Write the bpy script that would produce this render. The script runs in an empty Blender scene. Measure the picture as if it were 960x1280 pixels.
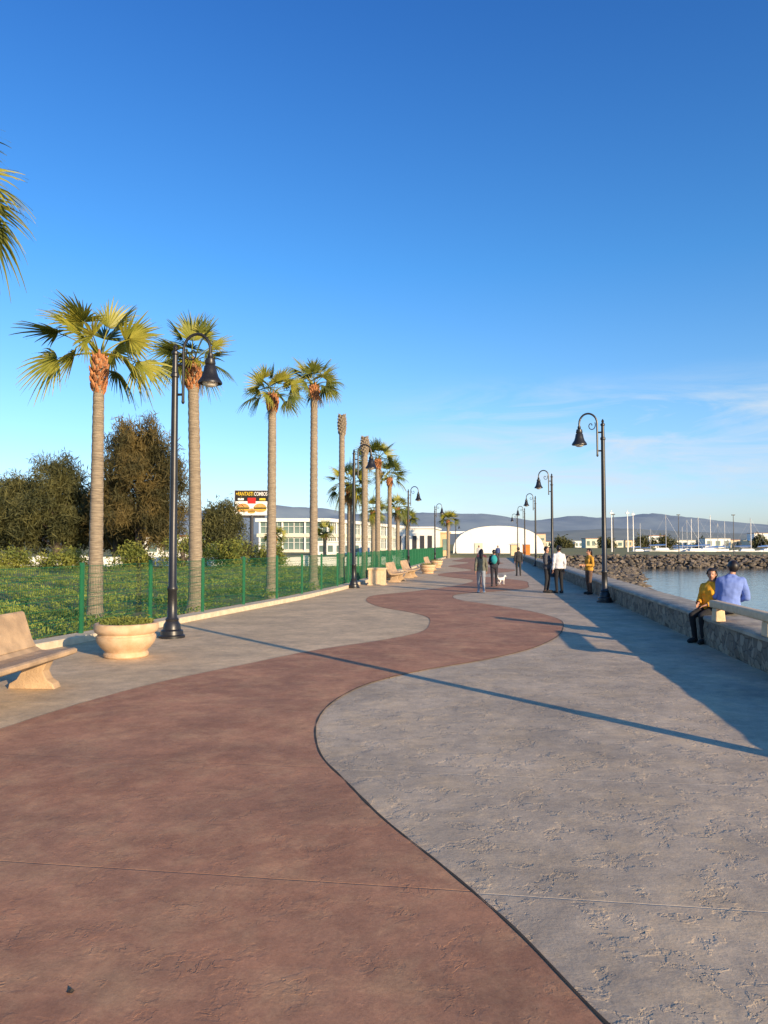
import bpy, bmesh, math, random
import numpy as np
from mathutils import Vector, Matrix, noise
random.seed(7); rng=np.random.default_rng(7)
S=bpy.context.scene
COL=S.collection
S.view_settings.view_transform='Standard'; S.view_settings.look='None'; S.view_settings.exposure=0

# ---------------------------------------------------------------- materials
def mat(name,col,col2=None,rough=.8,scale=4,bump=0,bscale=30,metal=0,trans=0,stretch=(1,1,1),spec=.5,lo=.35,hi=.65):
    m=bpy.data.materials.new(name); m.use_nodes=True
    nt=m.node_tree; N=nt.nodes; L=nt.links
    b=N['Principled BSDF']; b.inputs['Roughness'].default_value=rough
    b.inputs['Metallic'].default_value=metal; b.inputs['Specular IOR Level'].default_value=spec
    tc=N.new('ShaderNodeTexCoord'); mp=N.new('ShaderNodeMapping'); mp.inputs['Scale'].default_value=stretch
    L.new(tc.outputs['Object'],mp.inputs[0])
    if col2 is None: col2=tuple(c*.72 for c in col)
    n=N.new('ShaderNodeTexNoise'); n.inputs['Scale'].default_value=scale; n.inputs['Detail'].default_value=6
    L.new(mp.outputs[0],n.inputs['Vector'])
    r=N.new('ShaderNodeValToRGB'); r.color_ramp.elements[0].position=lo; r.color_ramp.elements[1].position=hi
    r.color_ramp.elements[0].color=(*col2,1); r.color_ramp.elements[1].color=(*col,1)
    L.new(n.outputs['Fac'],r.inputs[0]); L.new(r.outputs[0],b.inputs['Base Color'])
    if bump:
        n2=N.new('ShaderNodeTexNoise'); n2.inputs['Scale'].default_value=bscale; n2.inputs['Detail'].default_value=5
        L.new(mp.outputs[0],n2.inputs['Vector'])
        bp=N.new('ShaderNodeBump'); bp.inputs['Strength'].default_value=bump; bp.inputs['Distance'].default_value=.02
        L.new(n2.outputs['Fac'],bp.inputs['Height']); L.new(bp.outputs[0],b.inputs['Normal'])
    if trans:
        t=N.new('ShaderNodeBsdfTranslucent'); L.new(r.outputs[0],t.inputs['Color'])
        mx=N.new('ShaderNodeMixShader'); mx.inputs[0].default_value=trans
        L.new(b.outputs[0],mx.inputs[1]); L.new(t.outputs[0],mx.inputs[2])
        L.new(mx.outputs[0],N['Material Output'].inputs['Surface'])
    return m

def pavement(name,ca,cb,cc,crease=.5,big=.5,seed=0.,joint=(.5,.45,.38),jw=.55,marks=1.0):
    m=bpy.data.materials.new(name); m.use_nodes=True
    nt=m.node_tree; N=nt.nodes; L=nt.links
    b=N['Principled BSDF']; b.inputs['Roughness'].default_value=.78; b.inputs['Specular IOR Level'].default_value=.15
    tc=N.new('ShaderNodeTexCoord'); mp=N.new('ShaderNodeMapping'); mp.inputs['Location'].default_value=(seed,seed*2,0)
    L.new(tc.outputs['Object'],mp.inputs[0])
    def nz(s,d=8,r=.6,dist=0,vec=None):
        n=N.new('ShaderNodeTexNoise'); n.inputs['Scale'].default_value=s; n.inputs['Detail'].default_value=d
        n.inputs['Roughness'].default_value=r; n.inputs['Distortion'].default_value=dist
        L.new(vec or mp.outputs[0],n.inputs['Vector']); return n
    def ramp(src,p0,p1,c0,c1):
        r=N.new('ShaderNodeValToRGB'); e=r.color_ramp.elements; e[0].position=p0; e[1].position=p1
        e[0].color=(*c0,1); e[1].color=(*c1,1); L.new(src,r.inputs[0]); return r
    def mixc(f,a,b_,bt='MIX'):
        x=N.new('ShaderNodeMix'); x.data_type='RGBA'; x.blend_type=bt
        if isinstance(f,float): x.inputs[0].default_value=f
        else: L.new(f,x.inputs[0])
        L.new(a,x.inputs[6]); L.new(b_,x.inputs[7]); return x.outputs[2]
    def math_(op,a,b_=None,c_=None):
        x=N.new('ShaderNodeMath'); x.operation=op
        for i,v in enumerate((a,b_,c_)):
            if v is None: continue
            if isinstance(v,(int,float)): x.inputs[i].default_value=v
            else: L.new(v,x.inputs[i])
        return x.outputs[0]
    r1=ramp(nz(big,9,.68,.3).outputs['Fac'],.36,.64,ca,cb)
    sm=ramp(nz(2.0,12,.74,.3).outputs['Fac'],.47,.66,(0,0,0),(1,1,1))
    ccn=N.new('ShaderNodeRGB'); ccn.outputs[0].default_value=(*cc,1)
    c=mixc(math_('MULTIPLY',sm.outputs[0],.75),r1.outputs[0],ccn.outputs[0])
    st=ramp(nz(.9,8,.72,.2).outputs['Fac'],.38,.62,(.78,.78,.79),(1.12,1.09,1.05)); c=mixc(1.0,c,st.outputs[0],'MULTIPLY')
    st2=ramp(nz(5,12,.78,.2).outputs['Fac'],.38,.62,(.84,.84,.85),(1.1,1.09,1.07)); c=mixc(1.0,c,st2.outputs[0],'MULTIPLY')
    gr=ramp(nz(60,6,.85).outputs['Fac'],.3,.7,(.72,.72,.72),(1.16,1.16,1.16))
    c=mixc(.9,c,gr.outputs[0],'MULTIPLY')
    n5=nz(6.0,4,.62,.5)
    a1=math_('SUBTRACT',n5.outputs['Fac'],.5); a2=math_('ABSOLUTE',a1)
    line=ramp(a2,0.0,.013,(1,1,1),(0,0,0))
    step=ramp(n5.outputs['Fac'],.491,.509,(0,0,0),(1,1,1))
    brk=ramp(nz(4.2,5,.62,.2).outputs['Fac'],.535,.585,(0,0,0),(1,1,1))
    cr=math_('MULTIPLY',line.outputs[0],brk.outputs[0])
    stp=math_('MULTIPLY',math_('SUBTRACT',step.outputs[0],.5),brk.outputs[0])
    sp=N.new('ShaderNodeSeparateXYZ'); L.new(tc.outputs['Object'],sp.inputs[0])
    k=math_('MULTIPLY_ADD',sp.outputs[0],.14,sp.outputs[1])
    wob=math_('MULTIPLY_ADD',nz(3,4).outputs['Fac'],.012,k)
    q=math_('PINGPONG',wob,1.02)
    jt=ramp(q,.002,.006,(1,1,1),(0,0,0))
    jc=N.new('ShaderNodeRGB'); jc.outputs[0].default_value=(*joint,1)
    c=mixc(math_('MULTIPLY',jt.outputs[0],jw),c,jc.outputs[0])
    dk=N.new('ShaderNodeRGB'); dk.outputs[0].default_value=(*[x*.5 for x in ca],1)
    c=mixc(math_('MULTIPLY',cr,crease*.6),c,dk.outputs[0])
    L.new(c,b.inputs['Base Color'])
    h=math_('MULTIPLY',nz(8,11,.68,.1).outputs['Fac'],.75*marks)
    h=math_('MULTIPLY_ADD',cr,-crease*.3,h)
    h=math_('MULTIPLY_ADD',stp,crease*.8,h)
    h=math_('MULTIPLY_ADD',jt.outputs[0],-.4,h)
    bp=N.new('ShaderNodeBump'); bp.inputs['Strength'].default_value=.6; bp.inputs['Distance'].default_value=.015
    L.new(h,bp.inputs['Height']); L.new(bp.outputs[0],b.inputs['Normal'])
    return m

M={}
M['grey']=pavement('grey_stamped_concrete',(.48,.395,.285),(.575,.475,.345),(.66,.51,.32),crease=.85,big=.45,joint=(.7,.6,.45))
M['tan']=pavement('tan_stamped_concrete',(.61,.465,.285),(.69,.53,.335),(.57,.44,.28),crease=.3,big=.6,seed=5.,marks=.7)
M['red']=pavement('red_stamped_concrete',(.41,.205,.118),(.48,.255,.15),(.58,.345,.19),crease=.25,big=.7,seed=11.,joint=(.25,.14,.09),jw=.4,marks=.5)
M['groove']=mat('groove_dark',(.05,.04,.03),rough=1)
M['soil']=mat('soil_and_grass',(.20,.20,.055),(.13,.12,.045),scale=.3,bump=.5,rough=1)
M['sand']=mat('kerb_concrete',(.62,.52,.36),(.50,.41,.28),scale=6,bump=.3)
M['black']=mat('black_painted_iron',(.012,.012,.014),(.02,.02,.022),rough=.38,bump=.05)
M['glass']=mat('lamp_lens',(.75,.72,.62),(.7,.66,.55),rough=.2)
M['green']=mat('green_powder_coat',(.012,.135,.055),(.01,.105,.042),rough=.45)
M['terra']=mat('sandstone_cast_concrete',(.62,.43,.26),(.50,.33,.18),scale=7,bump=.35,bscale=60,rough=.8)
M['benchm']=mat('tan_cast_concrete',(.52,.36,.21),(.34,.235,.14),scale=4,bump=.5,bscale=40)
M['cream']=mat('cream_concrete',(.72,.53,.32),(.60,.44,.26),scale=8,bump=.3)
M['trunk']=mat('palm_bark',(.33,.27,.19),(.17,.135,.095),scale=5,stretch=(1,1,11),bump=1.0,bscale=8)
M['boots']=mat('palm_leaf_bases',(.50,.21,.08),(.25,.10,.04),scale=9,bump=.6,bscale=20)
M['frond']=mat('palm_frond_green',(.18,.20,.03),(.075,.10,.017),scale=2,trans=.3,rough=.45,lo=.3,hi=.7)
M['frondy']=mat('palm_frond_yellow',(.40,.36,.05),(.22,.24,.03),scale=2,trans=.35,rough=.45)
M['frondd']=mat('palm_frond_dry',(.40,.28,.13),(.25,.16,.07),scale=3,trans=.15)
M['bark']=mat('tree_bark',(.10,.075,.055),(.06,.045,.035),scale=4,bump=.6)
M['leafb']=mat('casuarina_needles',(.165,.12,.035),(.06,.055,.016),scale=.45,trans=.25,lo=.42,hi=.6)
M['leafg']=mat('dull_green_needles',(.13,.125,.038),(.05,.058,.02),scale=.45,trans=.25)
M['leafy']=mat('yellow_green_leaves',(.25,.25,.04),(.10,.14,.028),scale=1.2,trans=.25)
M['leafh']=mat('hedge_leaves',(.29,.34,.055),(.09,.13,.025),scale=.9,trans=.25,lo=.4,hi=.6)
M['white']=mat('white_render',(.78,.77,.72),(.7,.69,.64),scale=.6)
M['tent']=mat('white_tent_fabric',(.85,.83,.77),(.78,.76,.70),scale=.4,rough=.5)
M['slab']=mat('cream_facade',(.66,.63,.50),(.56,.54,.42),scale=.5)
M['win']=mat('tinted_glazing',(.17,.24,.21),(.08,.13,.12),scale=.25,rough=.12,spec=.8)
M['dark']=mat('dark_frames',(.04,.04,.045),rough=.5)
M['steel']=mat('galvanised_steel',(.5,.5,.5),rough=.4,metal=.2)
M['rock']=mat('breakwater_rock',(.185,.15,.11),(.06,.053,.042),scale=.9,bump=.5,bscale=6)
M['mud']=mat('wet_sand_and_weed',(.16,.10,.06),(.08,.065,.042),scale=1.2,bump=.5)
M['cap']=mat('wall_capstone',(.46,.40,.29),(.27,.235,.18),scale=3,bump=.7,bscale=14)
M['skin']=mat('skin',(.42,.22,.14),(.38,.19,.12),rough=.5,scale=12)
M['hair']=mat('dark_hair',(.018,.012,.009),rough=.45)
M['orange']=mat('orange_paint',(.7,.2,.03)); M['redp']=mat('red_print',(.6,.02,.015)); M['yel']=mat('yellow_print',(.8,.55,.03))
M['lips']=mat('lips',(.30,.09,.07))
M['bun']=mat('bun_print',(.65,.33,.1),(.5,.2,.06),scale=3); M['patty']=mat('patty_print',(.10,.035,.015)); M['blackp']=mat('black_print',(.012,.01,.01))
M['roof']=mat('roof_tiles',(.35,.16,.10)); M['blue']=mat('blue_paint',(.05,.15,.4))
def stone_mat():
    m=bpy.data.materials.new('rubble_stone'); m.use_nodes=True; nt=m.node_tree; N=nt.nodes; L=nt.links
    b=N['Principled BSDF']; b.inputs['Roughness'].default_value=.9
    tc=N.new('ShaderNodeTexCoord'); nzz=N.new('ShaderNodeTexNoise'); nzz.inputs['Scale'].default_value=5
    L.new(tc.outputs['Object'],nzz.inputs[0])
    mx=N.new('ShaderNodeMix'); mx.data_type='RGBA'; mx.inputs[0].default_value=.12; L.new(tc.outputs['Object'],mx.inputs[6]); L.new(nzz.outputs['Color'],mx.inputs[7])
    v=N.new('ShaderNodeTexVoronoi'); v.inputs['Scale'].default_value=7.5; L.new(mx.outputs[2],v.inputs['Vector'])
    v2=N.new('ShaderNodeTexVoronoi'); v2.feature='DISTANCE_TO_EDGE'; v2.inputs['Scale'].default_value=7.5; L.new(mx.outputs[2],v2.inputs['Vector'])
    r=N.new('ShaderNodeValToRGB'); e=r.color_ramp.elements; e[0].color=(.11,.09,.07,1); e[1].color=(.37,.30,.21,1)
    L.new(v.outputs['Color'],r.inputs[0])
    r2=N.new('ShaderNodeValToRGB'); e=r2.color_ramp.elements; e[0].position=.0; e[1].position=.06; e[0].color=(.55,.55,.55,1); e[1].color=(1,1,1,1)
    L.new(v2.outputs['Distance'],r2.inputs[0])
    m3=N.new('ShaderNodeMix'); m3.data_type='RGBA'; m3.blend_type='MULTIPLY'; m3.inputs[0].default_value=1
    L.new(r.outputs[0],m3.inputs[6]); L.new(r2.outputs[0],m3.inputs[7]); L.new(m3.outputs[2],b.inputs['Base Color'])
    bp=N.new('ShaderNodeBump'); bp.inputs['Strength'].default_value=.8; bp.inputs['Distance'].default_value=.04
    L.new(r2.outputs[0],bp.inputs['Height']); L.new(bp.outputs[0],b.inputs['Normal']); return m
M['stone']=stone_mat()
def water_mat():
    m=bpy.data.materials.new('harbour_water'); m.use_nodes=True; nt=m.node_tree; N=nt.nodes; L=nt.links
    b=N['Principled BSDF']; b.inputs['Roughness'].default_value=.09; b.inputs['IOR'].default_value=1.33
    b.inputs['Base Color'].default_value=(.035,.05,.045,1)
    tc=N.new('ShaderNodeTexCoord'); n=N.new('ShaderNodeTexNoise'); n.inputs['Scale'].default_value=1.6; n.inputs['Detail'].default_value=5
    L.new(tc.outputs['Object'],n.inputs[0]); bp=N.new('ShaderNodeBump'); bp.inputs['Strength'].default_value=.35; bp.inputs['Distance'].default_value=.09
    L.new(n.outputs['Fac'],bp.inputs['Height']); L.new(bp.outputs[0],b.inputs['Normal']); return m
M['water']=water_mat()
M['hill']=mat('haze_tinted_hillside',(.215,.275,.315),(.175,.235,.285),scale=.004,rough=1,lo=.4,hi=.6)  # distance haze painted into the base colour as blue-grey, no volume
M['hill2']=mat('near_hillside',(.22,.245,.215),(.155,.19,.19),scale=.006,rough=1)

# ---------------------------------------------------------------- mesh builder
class MB:
    def __init__(s): s.v=[]; s.f=[]; s.m=[]
    def add(s,V,F,mi=0):
        o=len(s.v); s.v+= [tuple(p) for p in V]; s.f+=[tuple(i+o for i in f) for f in F]; s.m+=[mi]*len(F)
    def box(s,c,d,rz=0,mi=0,rx=0,taper=1):
        R=Matrix.Rotation(rz,3,'Z')@Matrix.Rotation(rx,3,'X'); V=[]
        for z in(-.5,.5):
            t=taper if z>0 else 1
            for x,y in((-.5,-.5),(.5,-.5),(.5,.5),(-.5,.5)):
                V.append(Vector(c)+R@Vector((x*d[0]*t,y*d[1]*t,z*d[2])))
        s.add(V,[(3,2,1,0),(4,5,6,7),(0,1,5,4),(1,2,6,5),(2,3,7,6),(3,0,4,7)],mi)
    def tube(s,P,R,n=8,mi=0,flat=1,side=None):
        P=[Vector(p) for p in P]; k=len(P)
        if not hasattr(R,'__len__'): R=[R]*k
        V=[];u=None
        for i,p in enumerate(P):
            t=(P[min(i+1,k-1)]-P[max(i-1,0)]).normalized()
            if u is None:
                u=Vector(side) if side is not None else (Vector((1,0,0)) if abs(t.x)<.9 else Vector((0,1,0)))
            u=(u-t*u.dot(t)).normalized(); w=t.cross(u)
            for j in range(n):
                a=2*math.pi*j/n; V.append(p+(u*math.cos(a)+w*math.sin(a)*flat)*R[i])
        F=[]
        for i in range(k-1):
            for j in range(n):
                a=i*n+j;b=i*n+(j+1)%n; F.append((a,b,b+n,a+n))
        F.append(tuple(range(n-1,-1,-1))); F.append(tuple((k-1)*n+j for j in range(n)))
        s.add(V,F,mi)
    def lathe(s,prof,n=20,c=(0,0,0),mi=0):
        V=[];F=[]
        for r,z in prof:
            for j in range(n):
                a=2*math.pi*j/n; V.append((c[0]+r*math.cos(a),c[1]+r*math.sin(a),c[2]+z))
        for i in range(len(prof)-1):
            for j in range(n):
                a=i*n+j;b=i*n+(j+1)%n; F.append((a,b,b+n,a+n))
        F.append(tuple(range(n-1,-1,-1))); F.append(tuple((len(prof)-1)*n+j for j in range(n)))
        s.add(V,F,mi)
    def ell(s,c,r,n=12,k=8,R=None,mi=0):
        V=[];F=[]; R=R or Matrix.Identity(3); c=Vector(c)
        V.append(c+R@Vector((0,0,-r[2])))
        for i in range(1,k):
            t=-math.pi/2+math.pi*i/k
            for j in range(n):
                a=2*math.pi*j/n; V.append(c+R@Vector((r[0]*math.cos(t)*math.cos(a),r[1]*math.cos(t)*math.sin(a),r[2]*math.sin(t))))
        V.append(c+R@Vector((0,0,r[2])))
        for j in range(n): F.append((0,1+(j+1)%n,1+j))
        for i in range(k-2):
            for j in range(n):
                a=1+i*n+j;b=1+i*n+(j+1)%n; F.append((a,b,b+n,a+n))
        e=len(V)-1; o=1+(k-2)*n
        for j in range(n): F.append((o+j,o+(j+1)%n,e))
        s.add(V,F,mi)
    def prism(s,poly,axis_off,mi=0):
        n=len(poly); V=[Vector(p) for p in poly]+[Vector(p)+Vector(axis_off) for p in poly]
        F=[tuple(range(n)),tuple(range(2*n-1,n-1,-1))]+[(i,i+n,(i+1)%n+n,(i+1)%n) for i in range(n)]
        s.add(V,F,mi)
    def mesh(s,name,mats,smooth=False):
        me=bpy.data.meshes.new(name); me.from_pydata(s.v,[],s.f)
        for m in mats: me.materials.append(m)
        me.polygons.foreach_set('material_index',s.m)
        bm=bmesh.new(); bm.from_mesh(me); bmesh.ops.recalc_face_normals(bm,faces=bm.faces); bm.to_mesh(me); bm.free()
        if smooth: me.shade_smooth(); me.set_sharp_from_angle(angle=math.radians(40))
        return me
def link(o): COL.objects.link(o); return o
def thing(name,label,cat,loc=(0,0,0),rz=0,group=None,kind=None):
    o=bpy.data.objects.new(name,None); o.empty_display_size=.2; o.location=loc; o.rotation_euler=(0,0,rz)
    o['label']=label; o['category']=cat
    if group:o['group']=group
    if kind:o['kind']=kind
    return link(o)
def part(name,me,parent,loc=(0,0,0),rz=0,label=None):
    o=bpy.data.objects.new(name,me); o.parent=parent; o.location=loc; o.rotation_euler=(0,0,rz)
    if label:o['label']=label
    return link(o)
def solo(name,me,label,cat,loc=(0,0,0),rz=0,group=None,kind=None):
    o=bpy.data.objects.new(name,me); o.location=loc; o.rotation_euler=(0,0,rz); o['label']=label; o['category']=cat
    if group:o['group']=group
    if kind:o['kind']=kind
    return link(o)
def struct(name,me,label,cat):
    return solo(name,me,label,cat,kind='structure')
def dup(root,loc,rz,label=None,scale=None):
    def rec(o,p):
        c=o.copy(); link(c)
        if p: c.parent=p
        for ch in list(o.children): rec(ch,c)
        return c
    kids=list(root.children); c=root.copy(); link(c)
    for ch in kids: rec(ch,c)
    c.location=loc; c.rotation_euler=(0,0,rz)
    if label:c['label']=label
    if scale:c.scale=scale
    return c

# ---------------------------------------------------------------- lines of the promenade
A=[(1.6,-8),(1.6,0),(1.3,1.8),(.854,2.93),(.617,3.65),(.361,4.26),(0,5.04),(-.314,5.88),(-.514,6.42),(-.642,7.07),(-.688,8.04),(-.53,9.0),(-.108,10.03),(.585,10.92),(1.52,11.8),(2.33,12.76),(3.24,14.35),(3.95,16.4),(4.28,18.1),(4.2,19.5),(3.7,21.5),(3.0,23.2),(2.51,24.5),(2.41,26.),(2.98,27.7),(4.2,28.8),(5.5,30.3),(6.6,34),(7,37),(6.3,40),(5.6,43),(6.4,46),(8.6,50),(9.4,54),(8.4,58),(8,61),(9.2,66),(11.2,70),(11.6,75),(10.6,80),(12,88),(14,100)]
B=[(-6,-8),(-6,2),(-5.4,3.5),(-4.6,5),(-4.1,6.4),(-3.83,7.46),(-3.515,8.64),(-2.99,9.98),(-2.19,11.34),(-1.12,13.05),(0,14.35),(.66,15.37),(1.05,17.2),(1.03,19.1),(.65,20.2),(0,21.5),(-.45,23.2),(-.59,24.9),(-.29,26.8),(.925,28.6),(2.35,31.2),(3.7,34.3),(4.5,38.2),(3.7,41),(3.2,44),(4.2,48),(6.1,52),(5.8,57),(5.3,61),(7,68),(8.4,74),(7.4,80),(9,88),(11,100)]
FEN=[(-11.2,-8),(-8.2,6),(-6.11,13.45),(-3.1,24.5),(-1.95,30),(1.0,50),(3.2,65),(7.5,95),(8.2,100)]
def curve(pts):
    Y=np.array([p[1] for p in pts],float); X=np.array([p[0] for p in pts],float)
    d=np.gradient(X,Y)
    def f(y):
        i=int(np.clip(np.searchsorted(Y,y)-1,0,len(Y)-2)); h=Y[i+1]-Y[i]; t=(y-Y[i])/h
        return ((2*t**3-3*t**2+1)*X[i]+(t**3-2*t**2+t)*h*d[i]+(-2*t**3+3*t**2)*X[i+1]+(t**3-t**2)*h*d[i+1])
    return f
fA,fB=curve(A),curve(B)
def fF(y): return float(np.interp(y,[p[1] for p in FEN],[p[0] for p in FEN]))
def fW(y): return 4+.14*y
def strip(name,fl,fr,y0,y1,dy,z,m,label):
    mb=MB(); n=int((y1-y0)/dy)
    V=[];F=[]
    for i in range(n+1):
        y=y0+(y1-y0)*i/n; V+=[(fl(y),y,z),(fr(y),y,z)]
        if i<n: F.append((2*i,2*i+1,2*i+3,2*i+2))
    mb.add(V,F); return struct(name,mb.mesh(name,[m]),label,'pavement')
mb=MB(); W=[(fW(y)+.5,y) for y in(-60,0,40,80,108)]+[(60,112),(150,128),(400,260),(7000,1200),(7000,7000),(-7000,7000),(-7000,-60)]
mb.add([(x,y,-.05) for x,y in W],[tuple(range(len(W)))]);
k=len(W)
mb.add([(x,y,-.05) for x,y in W]+[(x,y,-2.5) for x,y in W],[(i,i+1,i+1+k,i+k) for i in range(8)])
struct('ground',mb.mesh('ground',[M['soil']]),'dry grassy ground stretching inland to the hills','ground')
mb=MB(); mb.add([(-20,-60,-1),(7000,-60,-1),(7000,3000,-1),(-20,3000,-1)],[(0,1,2,3)])
struct('water',mb.mesh('water',[M['water']]),'calm harbour water with small ripples','water')
strip('promenade_paving',lambda y:fF(y)-.1,fW,-8,100,.5,0,M['grey'],'grey stamped concrete promenade paving')
strip('tan_paving',lambda y:fF(y)-.05,fB,-8,100,.25,.004,M['tan'],'tan stamped concrete strip beside the fence')
strip('red_paving',fB,fA,-8,100,.1,.008,M['red'],'winding red-brown stamped concrete path')
mb=MB()
for f,ww in((fA,.006),(fB,.003)):
    V=[];F=[];n=900
    for i in range(n+1):
        y=-2+60*i/n; sl=(f(y+.05)-f(y-.05))/.1; L_=math.hypot(1,sl)
        w=ww*(1+1.1*noise.noise(Vector((y*4,0,0))))
        V+=[(f(y)-w/L_*1,y+w*sl/L_,.0125),(f(y)+w/L_,y-w*sl/L_,.0125)]
        if i<n:F.append((2*i,2*i+1,2*i+3,2*i+2))
    mb.add(V,F)
struct('paving_groove',mb.mesh('paving_groove',[M['groove']]),'dark groove where the paving colours meet','pavement')
V=[];F=[];n=216;mb=MB()
for i in range(n+1):
    y=-8+108*i/n; x=fF(y)
    V+=[(x+.32,y,.0),(x+.31,y,.11),(x+.29,y,.13),(x-.12,y,.13),(x-.14,y,-.1)]
    if i<n:
        for j in range(4):F.append((5*i+j,5*i+j+1,5*i+j+6,5*i+j+5))
mb.add(V,F); struct('kerb',mb.mesh('kerb',[M['sand']]),'low pale concrete kerb carrying the green fence','kerb')
mb=MB(); mb.add([(-.014,0,.010),(-.004,-.012,.016),(.012,-.006,.011),(.018,.006,.016),(.002,.010,.022),(-.012,.012,.012),(0,0,.011)],[(0,1,6),(1,2,6),(2,3,6),(3,4,6),(4,5,6),(5,0,6)])
solo('dead_leaf',mb.mesh('dead_leaf',[M['groove']]),'small curled dark dead leaf on the red paving','leaf',loc=(-1.29,3.12,0))

# ---------------------------------------------------------------- sea wall
wall=thing('sea_wall','low rubble stone sea wall with flat cap along the water','wall')
mb=MB(); V=[];F=[]; n=900; rows=7
for i in range(n+1):
    y=-6+106*i/n; x=fW(y)
    for j in range(rows):
        z=.46*j/(rows-1); p=Vector((x*3,y*3,z*3)); d=.045*noise.noise(p)+.02*noise.noise(p*3)
        V.append((x+d-.01*j/rows,y,z-.01 if j==0 else z))
    if i<n:
        for j in range(rows-1):
            a=i*rows+j; F.append((a,a+rows,a+rows+1,a+1))
mb.add(V,F)
V=[];F=[]
for i in range(0,n+1,6):
    y=-6+106*i/n; x=fW(y)+.8
    V+=[(x,y,.46),(x+.05,y,-1.6)]
q=len(V)//2
mb.add(V,[(2*i,2*i+1,2*i+3,2*i+2) for i in range(q-1)])
part('stone_face',mb.mesh('stone_face',[M['stone']]),wall)
mb=MB();V=[];F=[]
for i in range(n+1):
    y=-6+106*i/n; x=fW(y); a=.02*noise.noise(Vector((y*2.5,0,0)))+.012*noise.noise(Vector((y*9,1,0))); b=.018*noise.noise(Vector((y*1.8,5,0)))
    V+=[(x-.03+a,y,.455),(x-.035+a,y,.50+b),(x+.0+a,y,.525+b),(x+.4,y,.53+b*1.3),(x+.83,y,.52-b),(x+.83,y,.455)]
    if i<n:
        for j in range(5): F.append((6*i+j,6*i+j+1,6*i+j+7,6*i+j+6))
mb.add(V,F); part('capstone',mb.mesh('capstone',[M['cap']],True),wall)

# squared concrete handrail on the wall near the couple
hr=thing('handrail','squared cream concrete handrail on chunky supports over the wall','handrail')
ra=math.atan2(2.5,.30)
mb=MB(); mb.box((5.655,11.75,.80),(2.75,.17,.13),rz=ra)
o=part('rail',mb.mesh('rail',[M['cream']]),hr); bv=o.modifiers.new('b','BEVEL'); bv.width=.035; bv.segments=3
mb=MB(); mb.box((0,0,.10),(.26,.17,.22),taper=.85); pm=mb.mesh('support',[M['cream']])
for x,y in((5.56,10.72),(5.78,12.85)):
    o=part('support',pm,hr,(x,y,.525),ra); bv=o.modifiers.new('b','BEVEL'); bv.width=.02; bv.segments=2

# ---------------------------------------------------------------- street lamps (arm along +X local)
def lamp_proto():
    r=thing('street_lamp','black iron street lamp with hooked arm and bell shade','street lamp',group='black street lamps along the promenade')
    mb=MB()
    mb.lathe([(.25,0),(.25,.05),(.22,.07),(.21,.14),(.17,.17),(.16,.26),(.12,.32),(.13,.36),(.095,.40),(.085,.9),(.10,.92),(.10,.97),(.078,1.0),(.070,2.9),(.062,5.05),(.08,5.07),(.08,5.13),(.055,5.15),(.05,5.5),(.07,5.52),(.07,5.56),(.03,5.6),(.045,5.65),(.01,5.72)],16)
    part('pole',mb.mesh('pole',[M['black']],True),r)
    mb=MB()
    P=[(.17,0,4.6),(.17,0,4.7),(.17,0,5.35)]
    for k in range(13):
        a=math.pi*(1-k/12); P.append((.445+.275*math.cos(a),0,5.58+.32*math.sin(a)))
    P.append((.72,0,5.45)); mb.tube(P,.03,8)
    mb.tube([(0,0,4.72),(.17,0,4.72)],.025,8); mb.tube([(0,0,5.3),(.17,0,5.3)],.025,8)
    mb.ell((.17,0,4.58),(.035,.035,.05),8,6)
    sp=[]
    for k in range(22):
        a=-.6+k*.33; rr=.17*(1-k/24); sp.append((.33+rr*math.cos(a+math.pi)*.8+.02,0,5.52+rr*math.sin(a+math.pi)))
    mb.tube(sp,.014,6)
    part('arm',mb.mesh('arm',[M['black']],True),r)
    mb=MB(); mb.lathe([(.02,5.52),(.05,5.50),(.055,5.44),(.042,5.42),(.09,5.40),(.105,5.31),(.09,5.28),(.115,5.25),(.135,5.14),(.165,5.05),(.22,4.97),(.235,4.945),(.235,4.915),(.215,4.92),(.15,5.03)],20,(.72,0,0))
    part('lamp_shade',mb.mesh('lamp_shade',[M['black']],True),r)
    mb=MB(); mb.ell((.72,0,4.935),(.155,.155,.09),14,8); part('lens',mb.mesh('lens',[M['glass']],True),r)
    return r
lamp=lamp_proto(); lamp.location=(-4.19,14.7,.0); lamp.rotation_euler=(0,0,math.radians(-8)); lamp.scale=(1.02,1.02,1.025)
for x,y in((-1.27,31.2),(1.78,54),(5.3,77),(14.5,150)): dup(lamp,(x,y,0 if y<100 else -.05),math.radians(-8))
for x,y in((7.02,23.6),(9.55,42),(12.6,61.5),(15.6,82),(4.62,5.0),(18.6,103)): dup(lamp,(x,y,0),math.radians(172))

# ---------------------------------------------------------------- fence
fence=thing('wire_fence','green welded wire mesh fence with posts on the kerb','fence')
H=1.34
mb=MB(); mb.box((0,0,H/2),(.07,.07,H)); mb.box((0,0,H+.01),(.08,.08,.02)); post_me=mb.mesh('fence_post',[M['green']])
LP=2.35
mb=MB()
NW=46
for i in range(1,NW):
    x=LP*i/NW
    P=[(x,0,.04),(x,0,.24),(x,.03,.28),(x,0,.32),(x,0,.68),(x,.03,.72),(x,0,.76),(x,0,1.06),(x,.03,1.10),(x,0,1.14),(x,0,H-.03)]
    mb.tube(P,.0034,3)
for z,y in((.06,.005),(.24,.005),(.32,.005),(.5,.005),(.68,.005),(.76,.005),(.91,.005),(1.06,.005),(1.14,.005),(1.29,.005)):
    mb.tube([(0,y,z),(LP,y,z)],.0045,4)
panel_me=mb.mesh('mesh_panel',[M['green']])
pts=[];y=3.0
while y<97:
    pts.append((fF(y),y)); sl=(fF(y+.5)-fF(y-.5)); y+=LP/math.hypot(1,sl)
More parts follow.
